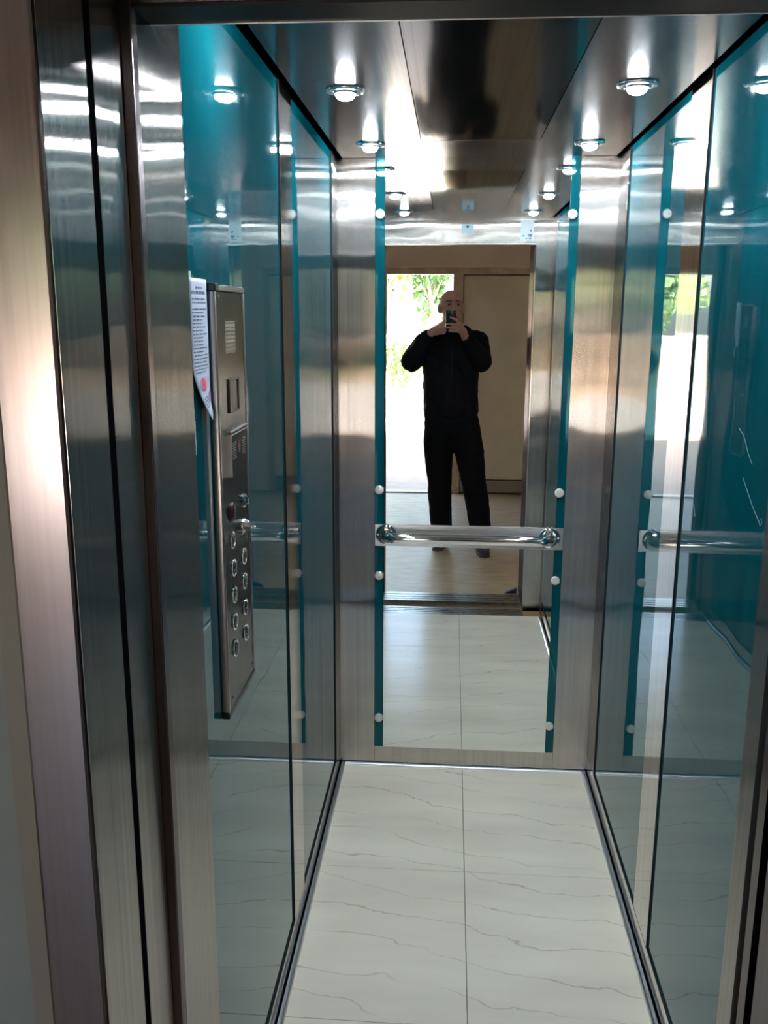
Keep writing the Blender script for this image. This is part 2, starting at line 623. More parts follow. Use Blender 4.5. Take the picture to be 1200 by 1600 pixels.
# cabin front: return on the right, lintel, slim post on the left
LZ = 1.915
wf = struct('wall_front', box(0.41, XR + 0.02, 1.112, 1.165, 0.0, TOPZ), 'steel',
            'steel front return of the cabin on the right of the doorway', 'wall')
build('lintel', box(XL - 0.02, 0.4095, 1.085, YF, LZ + 0.004, TOPZ), 'steel', wf)
build('lintel_glint', box(XL - 0.02, 0.4095, YF - 0.0004, YF + 0.0012, LZ - 0.0008, LZ + 0.004), 'aluminium', wf)  # added bright strip imitates the glint along the lower edge
build('lintel_edge', box(XL - 0.02, 0.4095, 1.086, YF - 0.0005, LZ, LZ + 0.0035), 'lintel_shade', wf)  # underside split off, its shade put into the colour
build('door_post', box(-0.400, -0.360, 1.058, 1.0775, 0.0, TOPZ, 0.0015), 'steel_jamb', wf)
build('lintel_soffit', box(XL - 0.02, 0.42, 1.020, 1.0845, 1.925, TOPZ), 'lintel_shade', wf)

# cabin door (slid open, one leaf edge on the left) and landing door
d1 = struct('door_1', box(-0.420, -0.373, 0.972, 1.056, 0.0, TOPZ), 'steel',
            'edge of the open cabin door in its pocket on the left', 'door')
d2 = struct('door_2', box(0.41, 0.47, 1.066, 1.090, 0.0, TOPZ), 'steel_jamb',
            'thin steel door guide in the jamb on the right', 'door')
struct('trim_4', box(-0.48, -0.3735, 0.9205, 0.9715, 0.0, TOPZ), 'black_gap', 'black fill for the shade between landing frame and cabin door on the left', 'trim')  # solid black block imitates the shade inside the slot
struct('trim_5', box(0.418, 0.48, 1.040, 1.112, 0.0, TOPZ), 'black_gap', 'black fill for the shade between the jambs on the right', 'trim')  # black block here too, in place of the slot's own shade

# landing door frame
jf = MB()
jf.box(-0.423, -0.3605, 0.810, 0.900, 0.0, 2.02, 0.004)
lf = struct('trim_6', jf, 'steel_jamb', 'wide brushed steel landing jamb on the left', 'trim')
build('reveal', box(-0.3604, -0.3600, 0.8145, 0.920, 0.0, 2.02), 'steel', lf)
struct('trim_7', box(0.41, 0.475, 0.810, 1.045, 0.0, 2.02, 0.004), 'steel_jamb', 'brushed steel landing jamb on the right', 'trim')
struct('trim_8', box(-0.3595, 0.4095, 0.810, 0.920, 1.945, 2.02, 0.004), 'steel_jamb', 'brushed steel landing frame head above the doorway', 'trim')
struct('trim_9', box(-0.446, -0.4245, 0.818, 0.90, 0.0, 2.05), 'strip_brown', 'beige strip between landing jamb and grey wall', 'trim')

# sills
s1 = MB()
for y0, y1 in ((1.135, 1.160), (1.168, 1.186), (1.194, 1.212), (1.220, 1.249)):
    s1.box(-0.36, 0.41, y0, y1, -0.012, 0.0)
s1.box(-0.36, 0.41, 1.135, 1.249, -0.03, -0.0125)
struct('trim_10', s1, 'sill_metal', 'grooved metal cabin door sill', 'trim')
s2 = MB()
for y0, y1 in ((0.875, 0.912), (0.922, 0.955), (0.965, 0.990), (1.000, 1.028)):
    s2.box(-0.36, 0.41, y0, y1, -0.012, 0.0)
s2.box(-0.36, 0.41, 0.875, 1.028, -0.03, -0.0125)
struct('trim_11', s2, 'sill_metal', 'grooved metal landing door sill', 'trim')

# ================================================================== THE LANDING (behind the camera, seen in the mirror)
LX0, LX1, FY, LH = -2.45, 1.7, -2.05, 2.55
fl = struct('floor_landing', box(LX0 - 0.2, LX1 + 0.2, FY, 0.874, -0.20, 0.0), 'lobby_stone', 'worn tan stone floor of the landing', 'floor')
lw = MB()
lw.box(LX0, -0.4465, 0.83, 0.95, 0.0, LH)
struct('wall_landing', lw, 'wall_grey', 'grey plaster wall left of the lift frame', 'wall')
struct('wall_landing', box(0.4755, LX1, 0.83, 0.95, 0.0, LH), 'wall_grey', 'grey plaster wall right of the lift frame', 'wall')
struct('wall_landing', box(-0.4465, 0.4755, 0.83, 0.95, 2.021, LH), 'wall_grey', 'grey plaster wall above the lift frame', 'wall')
struct('wall_west', box(LX0 - 0.15, LX0, FY, 4.0, 0.0, 7.4), 'wall_beige', 'beige side wall of the landing on the left', 'wall')
struct('wall_east', box(LX1, LX1 + 0.15, FY, 4.0, 0.0, 7.4), 'wall_beige', 'beige side wall of the landing on the right', 'wall')
struct('wall_north', box(LX0 - 0.15, LX1 + 0.15, 4.0, 4.15, 0.0, 7.4), 'wall_beige', 'unseen outer wall added behind the lift shaft to keep the sun out', 'wall')  # unseen, closes the shell against sunlight from behind
struct('ceiling_landing', box(LX0 - 0.15, LX1 + 0.15, FY - 0.15, 0.95, LH, LH + 0.1), 'ceiling_white', 'pale ceiling of the landing', 'ceiling')
struct('roof', box(LX0 - 0.4, LX1 + 0.4, FY - 0.45, 4.4, 7.4, 7.6), 'render_white', 'unseen flat roof set high to shade the forecourt', 'roof')  # unseen slab; it and the walls are raised to lengthen the shadow

# entrance wall with a wide open doorway and a closed beige leaf
OX0, OX1 = -1.78, 0.004
DZ = 1.900
ew = struct('wall_entrance', box(LX0, LX1, FY - 0.15, FY, 1.968, 7.4), 'wall_tan', 'tan wall above the entrance doors', 'wall')
build('wall_piece', box(LX0, OX0 - 0.08, FY - 0.15, FY, 0.0, 1.967), 'wall_tan', ew)
build('wall_piece', box(0.90, LX1, FY - 0.15, FY, 0.0, 1.967), 'wall_tan', ew)
ef = struct('trim_12', box(OX0 - 0.08, 0.90, FY - 0.10, FY + 0.012, DZ, 1.966), 'door_wood', 'brown wooden head frame of the entrance doors', 'trim')
build('mullion', box(OX1, 0.088, FY - 0.10, FY + 0.012, 0.0, DZ - 0.001), 'door_wood', ef)
build('frame_post', box(OX0 - 0.08, OX0, FY - 0.10, FY + 0.012, 0.0, DZ - 0.001), 'door_wood', ef)
build('frame_post', box(0.84, 0.90, FY - 0.10, FY + 0.012, 0.0, DZ - 0.001), 'door_wood', ef)
build('head_moulding', box(OX0 - 0.12, 0.94, FY + 0.0125, FY + 0.035, 1.955, 1.975), 'wall_tan', ef)
dr = struct('door_3', box(0.094, 0.838, FY - 0.06, FY - 0.02, 0.130, DZ - 0.010, 0.002), 'leaf_panel', 'closed beige entrance door leaf', 'door')
build('kick_board', box(0.094, 0.838, FY - 0.055, FY - 0.018, 0.012, 0.120, 0.002), 'trim_beige', dr)
build('gap_shade_sheet', box(0.089, 0.839, FY - 0.09, FY - 0.062, 0.0, DZ - 0.001), 'black_gap', dr)  # black sheet behind the leaf draws the shade in its gaps
struct('trim_13', box(OX0, OX1, FY - 0.08, FY + 0.01, 0.0, 0.012), 'sill_metal', 'thin metal threshold of the open entrance', 'trim')

# ================================================================== OUTDOORS
gr = struct('ground', box(-30, 30, -45, FY - 0.151, -0.30, -0.012), 'pavement', 'pale paved forecourt in the sun', 'ground')
struct('ground_porch', box(-4.5, 4.0, -6.3, FY - 0.081, -0.25, 0.0), 'porch_stone_shaded', 'tan stone entrance paving darkened for the shade outside the door', 'ground')
bw = struct('wall_boundary', box(-16, 12, -14.35, -14.1, -0.012, 1.05), 'wall_tan', 'low tan boundary wall before the trees', 'wall')
build('coping', box(-16.05, 12.05, -14.4, -14.05, 1.051, 1.11), 'pavement', bw)

random.seed(7)


def crown_mesh(c, rad, n, size, seed):
    rnd = random.Random(seed)
    mb = MB()
    bm = mb.bm
    for _ in range(n):
        d = Vector((rnd.gauss(0, 1), rnd.gauss(0, 1), rnd.gauss(0, 1))).normalized()
        rr = rnd.random() ** 0.45
        lump = 0.82 + 0.25 * math.sin(5 * d.x + seed) * math.cos(4 * d.z + 2 * d.y)
        p = Vector(c) + Vector((d.x * rad[0], d.y * rad[1], d.z * rad[2])) * rr * lump
        s = size * (0.6 + 0.8 * rnd.random())
        e_ = Euler((rnd.uniform(0, PI), rnd.uniform(0, PI), rnd.uniform(0, PI))).to_matrix()
        pts = [p + e_ @ Vector(q) * s for q in ((-0.5, 0, 0), (0, -0.28, 0.05), (0.5, 0, 0), (0, 0.28, 0.05))]
        bm.faces.new([bm.verts.new(q) for q in pts])
    return mb


def tree(x, y, h, rad, mat, label, seed, n=2600):
    t = empty('leafy_tree', (x, y, -0.012))
    tag(t, label, 'tree', 'trees beyond the boundary wall')
    rnd = random.Random(seed)
    tr = MB()
    top = h - rad[2] * 0.6
    tr.cyl((x, y, -0.012), (x + 0.05, y, top), 0.13, 0.07, 10)
    for k in range(4):
        a = 2 * PI * k / 4 + seed
        tr.cyl((x + 0.05, y, top - 0.4), (x + math.cos(a) * rad[0] * 0.6, y + math.sin(a) * rad[1] * 0.6, top + rad[2] * 0.5), 0.05, 0.02, 7)
    build('trunk', tr, 'bark', t, True)
    cr = build('crown', crown_mesh((x, y, h), rad, n, 0.22, seed), mat, t, recalc=False)
    cr['kind'] = 'stuff'
    return t


tree(-7.6, -16.4, 3.2, (1.9, 1.5, 2.4), 'leaf_green', 'broad mid-green tree behind the low tan wall, its lower trunk hidden', 3)
tree(-3.6, -16.0, 2.7, (1.7, 1.4, 2.0), 'leaf_light', 'light green bushy tree behind the low tan wall', 4)
tree(-0.6, -18.0, 3.6, (1.2, 1.2, 2.3), 'leaf_dark', 'dark green tree behind the lantern', 5)


def bush(x, y, r, mat, label, seed):
    b_ = empty('garden_shrub', (x, y, -0.012))
    tag(b_, label, 'shrub', 'shrubs on the forecourt')
    st = MB()
    for k in range(5):
        a = 2 * PI * k / 5 + seed
        st.cyl((x, y, -0.012), (x + math.cos(a) * r * 0.5, y + math.sin(a) * r * 0.5, r * 1.1), 0.015, 0.006, 6)
    build('stem', st, 'bark', b_, True)
    cr = build('foliage', crown_mesh((x, y, r * 0.95), (r, r, r * 0.9), 700, 0.12, seed), mat, b_, recalc=False)
    cr['kind'] = 'stuff'


bush(-1.05, -12.9, 0.62, 'leaf_green', 'round green shrub on the forecourt nearest the house', 11)
bush(0.15, -13.3, 0.45, 'leaf_light', 'small light green shrub before the tan wall', 12)
bush(-2.2, -13.1, 0.55, 'leaf_dark', 'dark green shrub before the tan wall', 13)

tree(-10.6, -17.5, 3.3, (1.6, 1.4, 2.4), 'leaf_dark', 'dark green tree at the far end of the boundary wall', 8, 1500)
tree(-1.9, -20.5, 4.2, (1.6, 1.3, 2.8), 'leaf_light', 'tall light green tree in the second row', 9, 2200)

# a small house far behind the trees on the left of the doorway
hs = empty('distant_house', (-3.2, -27, -0.012))
tag(hs, 'small cream house with red tiled roof far beyond the trees', 'building')
build('walls', box(-5.2, -1.2, -29, -25, -0.012, 3.6), 'wall_tan', hs)
build('roof', MB().prism([(-5.6, 3.62), (-0.8, 3.62), (-3.2, 4.9)], 'y', -29.4, -24.6), 'roof_red', hs)
for k in range(2):
    wdw = build('window', box(-4.6 + k * 1.8, -3.7 + k * 1.8, -25.0, -24.95, 1.2, 2.5), 'render_white', hs)
    build('pane', box(-4.52 + k * 1.8, -3.78 + k * 1.8, -24.949, -24.93, 1.28, 2.42), 'window_dark', wdw)

# yellow porch lantern in the top of the doorway
lt = empty('porch_lantern', (-0.52, -2.9, 2.0))
tag(lt, 'small yellow hanging lantern at the top of the open doorway', 'lantern')
mz = Matrix.Translation((-0.50, -2.9, 0))
build('hanger', MB().cyl((-0.50, -2.9, 2.03), (-0.50, -2.9, 2.75), 0.006, seg=8), 'iron', lt)
build('glass_body', MB().lathe([(0.012, 1.88), (0.045, 1.90), (0.055, 1.95), (0.045, 2.0), (0.02, 2.02)], mz, 16), 'lamp_yellow', lt, True)
build('cap', MB().lathe([(0.06, 2.0), (0.03, 2.025), (0.01, 2.035)], mz, 16), 'iron', lt, True)

# ================================================================== THINGS IN THE CABIN
# ---- wall mirror with eight clips
mir = empty('wall_mirror', (0.07, D, 0.074))
tag(mir, 'tall frameless wall mirror on the back cabin wall', 'mirror')
MY = D - 0.0065
build('mirror_glass', box(-0.217, 0.354, MY, D - 0.0015, 0.074, H + 0.018, 0.001), 'mirror', mir)
clip_me = None
for (x, z) in ((-0.2315, 1.880), (-0.2315, 1.003), (-0.2315, 0.706), (-0.2315, 0.184), (0.362, 1.877), (0.362, 1.003), (0.362, 0.703), (0.364, 0.175)):
    M = Matrix.Translation((x, MY - 0.0002, z)) @ Matrix.Rotation(PI / 2, 4, 'X')
    if clip_me is None:
        c = build('mirror_clip', MB().lathe([(0.0148, -0.005), (0.0148, 0.003), (0.0125, 0.0055), (0.0, 0.0062)], M, 20), 'clip_white', mir, 'auto')
        clip_me = c.data
        c0z = Vector(c.location)
        off = Vector(c.location) + Vector(mir.location) - Vector((x, MY, z))
    else:
        c = bpy.data.objects.new('mirror_clip', clip_me)
        col.objects.link(c)
        c.parent = mir
        c.location = Vector((x, MY, z)) + off - Vector(mir.location)

# ---- handrail across the mirror
rail = empty('handrail', (0.07, D, 0.81))
tag(rail, 'polished chrome handrail on a steel strip across the mirror', 'handrail')
PY = MY - 0.001
build('mounting_strip', box(-0.246, 0.381, PY - 0.004, PY, 0.8115, 0.8855, 0.001), 'satin_chrome', rail)
RZ, RX0, RX1, RO = 0.852, -0.208, 0.336, 0.056
pts = [(RX0, PY - 0.004, RZ)]
for k in range(9):
    a = PI / 2 * k / 8
    pts.append((RX0 + 0.034 * (1 - math.cos(a)), PY - 0.022 - 0.034 * math.sin(a), RZ))
pts += [(RX0 + (RX1 - RX0) * t, PY - RO, RZ) for t in (0.2, 0.5, 0.8)]
for k in range(9):
    a = PI / 2 * (1 - k / 8)
    pts.append((RX1 - 0.034 * (1 - math.cos(a)), PY - 0.022 - 0.034 * math.sin(a), RZ))
pts.append((RX1, PY - 0.004, RZ))
build('bar', MB().tube(pts, 0.0165, 22), 'chrome', rail, True)
for x in (RX0, RX1):
    M = Matrix.Translation((x, PY - 0.0042, RZ)) @ Matrix.Rotation(PI / 2, 4, 'X')
    fl_ = build('flange', MB().lathe([(0.0345, 0.0), (0.0345, 0.003), (0.031, 0.006), (0.018, 0.0075)], M, 32), 'chrome', rail, 'auto')
    for a in (PI if x < 0 else 0, PI / 2):
        M2 = Matrix.Translation((x + 0.027 * math.cos(a), PY - 0.0105, RZ + 0.027 * math.sin(a))) @ Matrix.Rotation(PI / 2, 4, 'X')
        build('screw', MB().lathe([(0.004, 0.0), (0.003, 0.002), (0.0, 0.0025)], M2, 10), 'clip_white', fl_, True)

# ---- ceiling downlights
spots = [(-0.242, 2.700, 'in the far corner over the left steel column', 0.35),
         (0.373, 2.702, 'in the far corner over the right steel column', 0.0),
         (-0.239, 2.062, 'halfway along the ceiling on the left of the hatch', 0.1),
         (0.374, 2.045, 'halfway along the ceiling on the right of the hatch', 0.0),
         (-0.235, 1.432, 'nearest the doorway on the left of the hatch', 0.0),
         (0.368, 1.418, 'nearest the doorway on the right of the hatch', 0.0)]
proto = None
for (x, y, where, tilt) in spots:
    if proto is None:
        o = empty('ceiling_downlight', (x, y, H))
        M = Matrix.Translation((x, y, H))
        build('ring', MB().lathe([(0.043, 0.0), (0.0415, -0.0045), (0.034, -0.0065), (0.029, -0.003), (0.029, 0.0)], M, 36, True), 'satin_chrome', o, True)
        build('gimbal', MB().lathe([(0.0285, 0.0), (0.0285, -0.007), (0.024, -0.010), (0.0205, -0.009), (0.0205, 0.0)], M, 32, True), 'satin_chrome', o, True)
        build('bulb', MB().lathe([(0.0205, -0.002), (0.0205, -0.011), (0.018, -0.016), (0.012, -0.0195), (0.0, -0.021)], M, 16), 'bulb', o, True)
        for a in (0.4, 0.4 + PI):
            build('spring_clip', MB().box(x + 0.033 * math.cos(a) - 0.003, x + 0.033 * math.cos(a) + 0.003, y + 0.033 * math.sin(a) - 0.002,
                                          y + 0.033 * math.sin(a) + 0.002, H - 0.009, H - 0.004), 'chrome', o)
        proto = o
    else:
        o = empty('ceiling_downlight', (x, y, H))
        for ch in list(proto.children):
            c = ch.copy()
            col.objects.link(c)
            c.parent = o
    tag(o, 'round chrome recessed downlight ' + where, 'downlight', 'cabin ceiling downlights')

# ---- car operating panel on the left wall
XS = XL - GR                   # face of the glass
XF = XS + 0.012                # face of the panel
K = -XF / 0.332


def cy_(y):
    return y * K


def cz_(z):
    return CAM_H + (z - CAM_H) * K


Y0, Y1, Z0, Z1 = 1.366, 1.5625, 0.918, 1.618
cop = empty('control_panel', (XS, (Y0 + Y1) / 2, Z0))
tag(cop, 'tall narrow steel button panel on the left teal glass', 'control panel')
build('face_plate', box(XF - 0.004, XF, Y0 + 0.0095, Y1 - 0.0095, Z0 + 0.008, Z1 - 0.008), 'steel_panel', cop)
for (ya, yb) in ((Y0, Y0 + 0.0085), (Y1 - 0.0085, Y1)):
    build('side_profile', box(XS, XF + 0.0015, ya, yb, Z0 + 0.007, Z1 - 0.007, 0.0025), 'panel_edge', cop, 'auto')
build('end_cap', box(XS, XF + 0.002, Y0 - 0.001, Y1 + 0.001, Z0 - 0.004, Z0 + 0.0068, 0.002), 'black_plastic', cop)
tc = build('end_cap', box(XS, XF + 0.002, Y0 + 0.018, Y1 + 0.001, Z1 - 0.0068, Z1 + 0.003, 0.002), 'satin_chrome', cop)
build('corner_cap', box(XS, XF + 0.003, Y0 - 0.001, Y0 + 0.0175, Z1 - 0.0068, Z1 + 0.0045, 0.002), 'black_plastic', cop)
build('groove', box(XF - 0.003, XF + 0.0003, Y0 + 0.0086, Y0 + 0.0112, Z0 + 0.008, Z1 - 0.008), 'black_plastic', cop)


def onx(x, y, z):
    """local Z axis of a lathe points out of the panel (+x)"""
    return Matrix.Translation((x, y, z)) @ Matrix.Rotation(PI / 2, 4, 'Y')


# speaker grille
ga, gb, gc, gd = cy_(1.321), cy_(1.379), cz_(1.520), cz_(1.567)
gr_ = build('speaker_grille', box(XF - 0.001, XF + 0.0006, ga, gb, gc, gd, 0.0004), 'satin_chrome', cop)
hole = None
for i in range(7):
    for j in range(8):
        yy = ga + (gb - ga) * (i + 0.5) / 7
        zz = gc + (gd - gc) * (j + 0.5) / 8
        if hole is None:
            hole = build('grille_hole', MB().lathe([(0.0018, 0.0), (0.0015, 0.0004), (0.0, 0.0005)], onx(XF + 0.0006, yy, zz), 8), 'black_plastic', gr_)
            hoff = Vector(hole.location) - (Vector((XF + 0.0006, yy, zz)) - wloc(gr_))
        else:
            c = hole.copy()
            col.objects.link(c)
            c.parent = gr_
            c.location = Vector((XF + 0.0006, yy, zz)) - wloc(gr_) + hoff
# intercom window
wa, wb_, wc, wd = cy_(1.328), cy_(1.383), cz_(1.434), cz_(1.479)
iw = build('intercom_window', box(XF - 0.001, XF + 0.0012, wa, wb_, wc, wd, 0.0005), 'dark_screen', cop)
fr_ = MB()
fr_.box(XF, XF + 0.003, wa - 0.003, wa, wc - 0.003, wd + 0.003)
fr_.box(XF, XF + 0.003, wb_, wb_ + 0.003, wc - 0.003, wd + 0.003)
fr_.box(XF, XF + 0.003, wa, wb_, wd, wd + 0.003)
fr_.box(XF, XF + 0.003, wa, wb_, wc - 0.003, wc)
build('window_rim', fr_, 'black_plastic', iw)
# floor display, proud of the plate
da, db, dc, dd = cy_(1.310), cy_(1.414), cz_(1.336), cz_(1.399)
dm = build('floor_display', box(XF - 0.001, XF + 0.006, da, db, dc, dd, 0.001), 'dark_screen', cop)
rim = MB()
rim.box(XF, XF + 0.0075, da - 0.0025, da, dc, dd)
rim.box(XF, XF + 0.0075, da - 0.0025, db, dd, dd + 0.002)
build('display_rim', rim, 'satin_chrome', dm)
build('display_visor', box(XF, XF + 0.009, da - 0.003, db - 0.004, dd + 0.0055, dd + 0.010, 0.001), 'satin_chrome', dm)
for k in range(7):
    z = dd - 0.014 - k * 0.0042
    build('display_line', box(XF + 0.006, XF + 0.0064, da + 0.010, da + 0.036, z - 0.0009, z + 0.0009), 'grey_print', dm)
    build('display_line', box(XF + 0.006, XF + 0.0064, db - 0.034, db - 0.014, z - 0.0009, z + 0.0009), 'grey_print', dm)
for k in range(5):
    z = dd - 0.016 - k * 0.0042
    w_ = 0.010 - abs(k - 2) * 0.003
    build('display_mark', box(XF + 0.006, XF + 0.0066, (da + db) / 2 - w_, (da + db) / 2 + w_ * 0.6, z - 0.0016, z + 0.0016), 'red_print', dm)
# key switch, alarm button, key lock
yk, zk = cy_(1.398), cz_(1.283)
ks = build('key_switch', MB().lathe([(0.013, 0.0), (0.013, 0.003), (0.010, 0.006), (0.0072, 0.0065), (0.0072, 0.011), (0.0, 0.0115)], onx(XF, yk, zk), 20), 'chrome', cop, 'auto')
build('key_slot', box(XF + 0.0112, XF + 0.0122, yk - 0.0008, yk + 0.0008, zk - 0.0045, zk + 0.0045), 'black_plastic', ks)
ya_, za_ = cy_(1.321), cz_(1.281)
ab_ = build('alarm_button', MB().lathe([(0.0165, 0.0), (0.0165, 0.002), (0.0145, 0.004), (0.0135, 0.004)], onx(XF, ya_, za_), 24), 'black_plastic', cop, 'auto')
ab_['label'] = 'dark red alarm button in a black ring'
build('lens', MB().lathe([(0.0135, 0.0), (0.0135, 0.0042), (0.010, 0.006), (0.0, 0.0068)], onx(XF, ya_, za_), 24), 'red_lens', ab_, 'auto')
yl, zl = cy_(1.392), cz_(1.243)
lk = build('key_lock', MB().lathe([(0.0125, 0.0), (0.0125, 0.003), (0.010, 0.007), (0.008, 0.012), (0.0, 0.0125)], onx(XF, yl, zl), 20), 'satin_chrome', cop, 'auto')
build('key_bow', MB().tube([(XF + 0.013, yl - 0.002, zl - 0.003), (XF + 0.022, yl + 0.006, zl - 0.0045), (XF + 0.030, yl + 0.012, zl - 0.006)], 0.0024, 10), 'chrome', lk, True)
build('key_lever', MB().tube([(XF + 0.011, yl, zl - 0.004), (XF + 0.009, yl - 0.02, zl - 0.006), (XF + 0.008, yl - 0.044, zl - 0.008)], 0.0022, 10), 'black_plastic', lk, True)
# nine floor buttons in two staggered columns
bpos = [(1.319, 1.237), (1.391, 1.192), (1.321, 1.192), (1.390, 1.150), (1.319, 1.149), (1.388, 1.106), (1.317, 1.106), (1.387, 1.062), (1.315, 1.062)]
bproto = None
for (y, z) in bpos:
    yy, zz = cy_(y), cz_(z)
    if bproto is None:
        bproto = build('floor_button', MB().lathe([(0.0150, 0.0), (0.0150, 0.0022), (0.0138, 0.0034), (0.0118, 0.0030), (0.0116, 0.0)], onx(XF, yy, zz), 26, True), 'chrome', cop, True)
        k1 = build('push_face', MB().lathe([(0.0115, -0.001), (0.0115, 0.0014), (0.0105, 0.0022), (0.0, 0.0024)], onx(XF, yy, zz), 24), 'steel_panel', bproto, 'auto')
        k2 = build('engraving', box(XF + 0.0022, XF + 0.0028, yy - 0.0028, yy + 0.0028, zz - 0.0045, zz - 0.0030), 'black_plastic', bproto)
        k3 = build('braille_dot', MB().ball((XF + 0.0025, yy - 0.001, zz + 0.0045), 0.0010, 1), 'chrome', bproto, True)
        boff = Vector(bproto.location) - Vector((XF, yy, zz))
    else:
        c = bproto.copy()
        col.objects.link(c)
        c.parent = cop
        c.location = Vector((XF, yy, zz)) + boff
        for ch in (k1, k2, k3):
            g_ = ch.copy()
            col.objects.link(g_)
            g_.parent = c
for (y, z) in ((Y0 + 0.028, Z1 - 0.017), (Y1 - 0.014, Z1 - 0.017), (Y0 + 0.030, Z0 + 0.022), (Y1 - 0.014, Z0 + 0.022)):
    build('screw', MB().lathe([(0.0034, 0.0), (0.003, 0.0012), (0.0, 0.0016)], onx(XF, y, z), 10), 'chrome', cop, True)

# ---- notice sheet taped beside the panel, its lower end torn to a point
no = empty('paper_notice', (XS, 1.31, 1.40))
tag(no, 'curled paper notice with red stamps taped beside the button panel', 'notice')
px = XS + 0.0025


def paper_pt(u, t):
    """u across 0..1 (towards the panel), t down 0..1"""
    z = 1.627 - 0.207 * t
    ya = 1.270
    yb = 1.358
    if t > 0.62:
        s = (t - 0.62) / 0.38
        ya = 1.270 + 0.062 * s ** 1.4
        z += 0.022 * s * u
    x = px + 0.010 * max(0, t - 0.5) ** 2 * 4 * (1 - u) + 0.002 * math.sin(u * 3)
    return Vector((x, ya + (yb - ya) * u, z))


sh = MB()
NU, NV = 8, 30
grid = [[sh.bm.verts.new(paper_pt(i / NU, j / NV)) for i in range(NU + 1)] for j in range(NV + 1)]
for j in range(NV):
    for i in range(NU):
        sh.bm.faces.new((grid[j][i], grid[j][i + 1], grid[j + 1][i + 1], grid[j + 1][i]))
shb = build('sheet', sh, 'paper', no, True)
sm = shb.modifiers.new('thick', 'SOLIDIFY')
sm.thickness = 0.0003


def pquad(mb, u0, u1, t0, t1, lift=0.0006):
    n_ = 4
    L = Vector((lift, 0, 0))
    for k in range(n_):
        a, b_ = u0 + (u1 - u0) * k / n_, u0 + (u1 - u0) * (k + 1) / n_
        mb.quad(paper_pt(a, t0) + L, paper_pt(b_, t0) + L, paper_pt(b_, t1) + L, paper_pt(a, t1) + L)
    return mb


rnd = random.Random(5)
rows = [(0.055, 0.070, 0.28, 0.66), (0.085, 0.105, 0.06, 0.84)]
t = 0.135
while t < 0.655:
    rows.append((t, t + 0.0085, 0.06 + 0.04 * rnd.random(), 0.55 + 0.37 * rnd.random()))
    t += 0.0245
    if abs(t - 0.184) < 0.012:
        t += 0.02
for (t0, t1, u0, u1) in rows:
    ln = MB()
    u = u0
    while u < u1:
        w_ = 0.05 + 0.12 * rnd.random()
        pquad(ln, u, min(u + w_, u1), t0, t1)
        u += w_ + 0.022
    build('text_line', ln, 'ink', shb)


def stamp(name, mat, uc, tc, ru, rv, lift):
    mb = MB()
    n_ = 18
    L = Vector((lift, 0, 0))
    mb.bm.faces.new([mb.bm.verts.new(paper_pt(min(1, max(0, uc + ru * math.cos(2 * PI * k / n_))), tc + rv * math.sin(2 * PI * k / n_)) + L) for k in range(n_)])
    build(name, mb, mat, shb)


stamp('stamp_ring', 'stamp_pink', 0.40, 0.745, 0.24, 0.060, 0.0009)
stamp('round_stamp', 'stamp_red', 0.38, 0.745, 0.13, 0.050, 0.0013)
stamp('oval_stamp', 'stamp_purple', 0.70, 0.875, 0.22, 0.045, 0.0012)
for k in range(5):
    build('text_line', pquad(MB(), 0.60, 0.92, 0.700 + 0.014 * k, 0.706 + 0.014 * k), 'stamp_pink', shb)
for k in range(4):
    build('text_line', pquad(MB(), 0.14, 0.46, 0.845 + 0.022 * k, 0.853 + 0.022 * k), 'ink', shb)
build('tape', box(XS, XS + 0.0008, 1.268, 1.288, 1.600, 1.636), 'tape', no)
build('tape', box(XS, XS + 0.001, 1.268, 1.278, 1.375, 1.425), 'tape', no)

# ---- stickers inside above the door (seen in the mirror)
st1 = empty('small_sticker', (0.067, YF, 1.965))
tag(st1, 'small square pale blue sticker with a dark diamond above the doorway', 'sticker')
build('label_sheet', box(0.038, 0.096, YF + 0.0002, YF + 0.0012, 1.968, 2.012), 'sticker_blue', st1)
build('diamond', MB().prism([(0.067, 1.992), (0.076, 2.000), (0.067, 2.008), (0.058, 2.000)], 'y', YF + 0.0012, YF + 0.0018), 'sticker_ink', st1)
st2 = empty('inspection_sticker', (0.361, YF, 1.93))
tag(st2, 'tall pale inspection label above the doorway beside the right return', 'sticker')
build('label_sheet', box(0.330, 0.395, YF + 0.0002, YF + 0.0012, 1.935, 2.030), 'sticker_pale', st2)
for (x0, x1, z0, z1) in ((0.366, 0.372, 1.952, 1.963), (0.374, 0.386, 1.950, 1.964), (0.340, 0.350, 1.953, 1.958), (0.356, 0.364, 1.940, 1.946), (0.370, 0.386, 1.940, 1.946), (0.376, 0.384, 1.975, 1.985)):
    build('print_mark', box(x0, x1, YF + 0.0012, YF + 0.0016, z0, z1), 'sticker_ink', st2)

# small dark wedge on the landing sill
dwg = MB().prism([(0.33, 0.0), (0.40, 0.0), (0.40, 0.030)], 'y', 0.83, 0.86)
tag(build('door_wedge', dwg, 'black_plastic'), 'small black rubber wedge on the floor by the landing sill', 'door wedge')

# ================================================================== PHONE AND PERSON (seen in the mirror)
# phone: the camera looks out of its lens.  axes: r (right), u (up), f (forward)
R3 = CAMROT
ph = empty('smartphone', (-0.009, -0.012, 1.45))
tag(ph, 'black smartphone held upright before the face', 'phone')
LENS = Vector((0, 0, CAM_H))


def pl(a, b_, c):
    """phone coordinates: a right, b up, c forward of the lens"""
    return LENS + rt2 * a + up2 * b_ + fw * c


def phone_box(a0, a1, b0, b1, c0, c1, bev):
    mb = MB().box(a0, a1, b0, b1, c0, c1, bevel=bev)
    for v in mb.bm.verts:
        v.co = pl(v.co.x, v.co.y, v.co.z)
    return mb


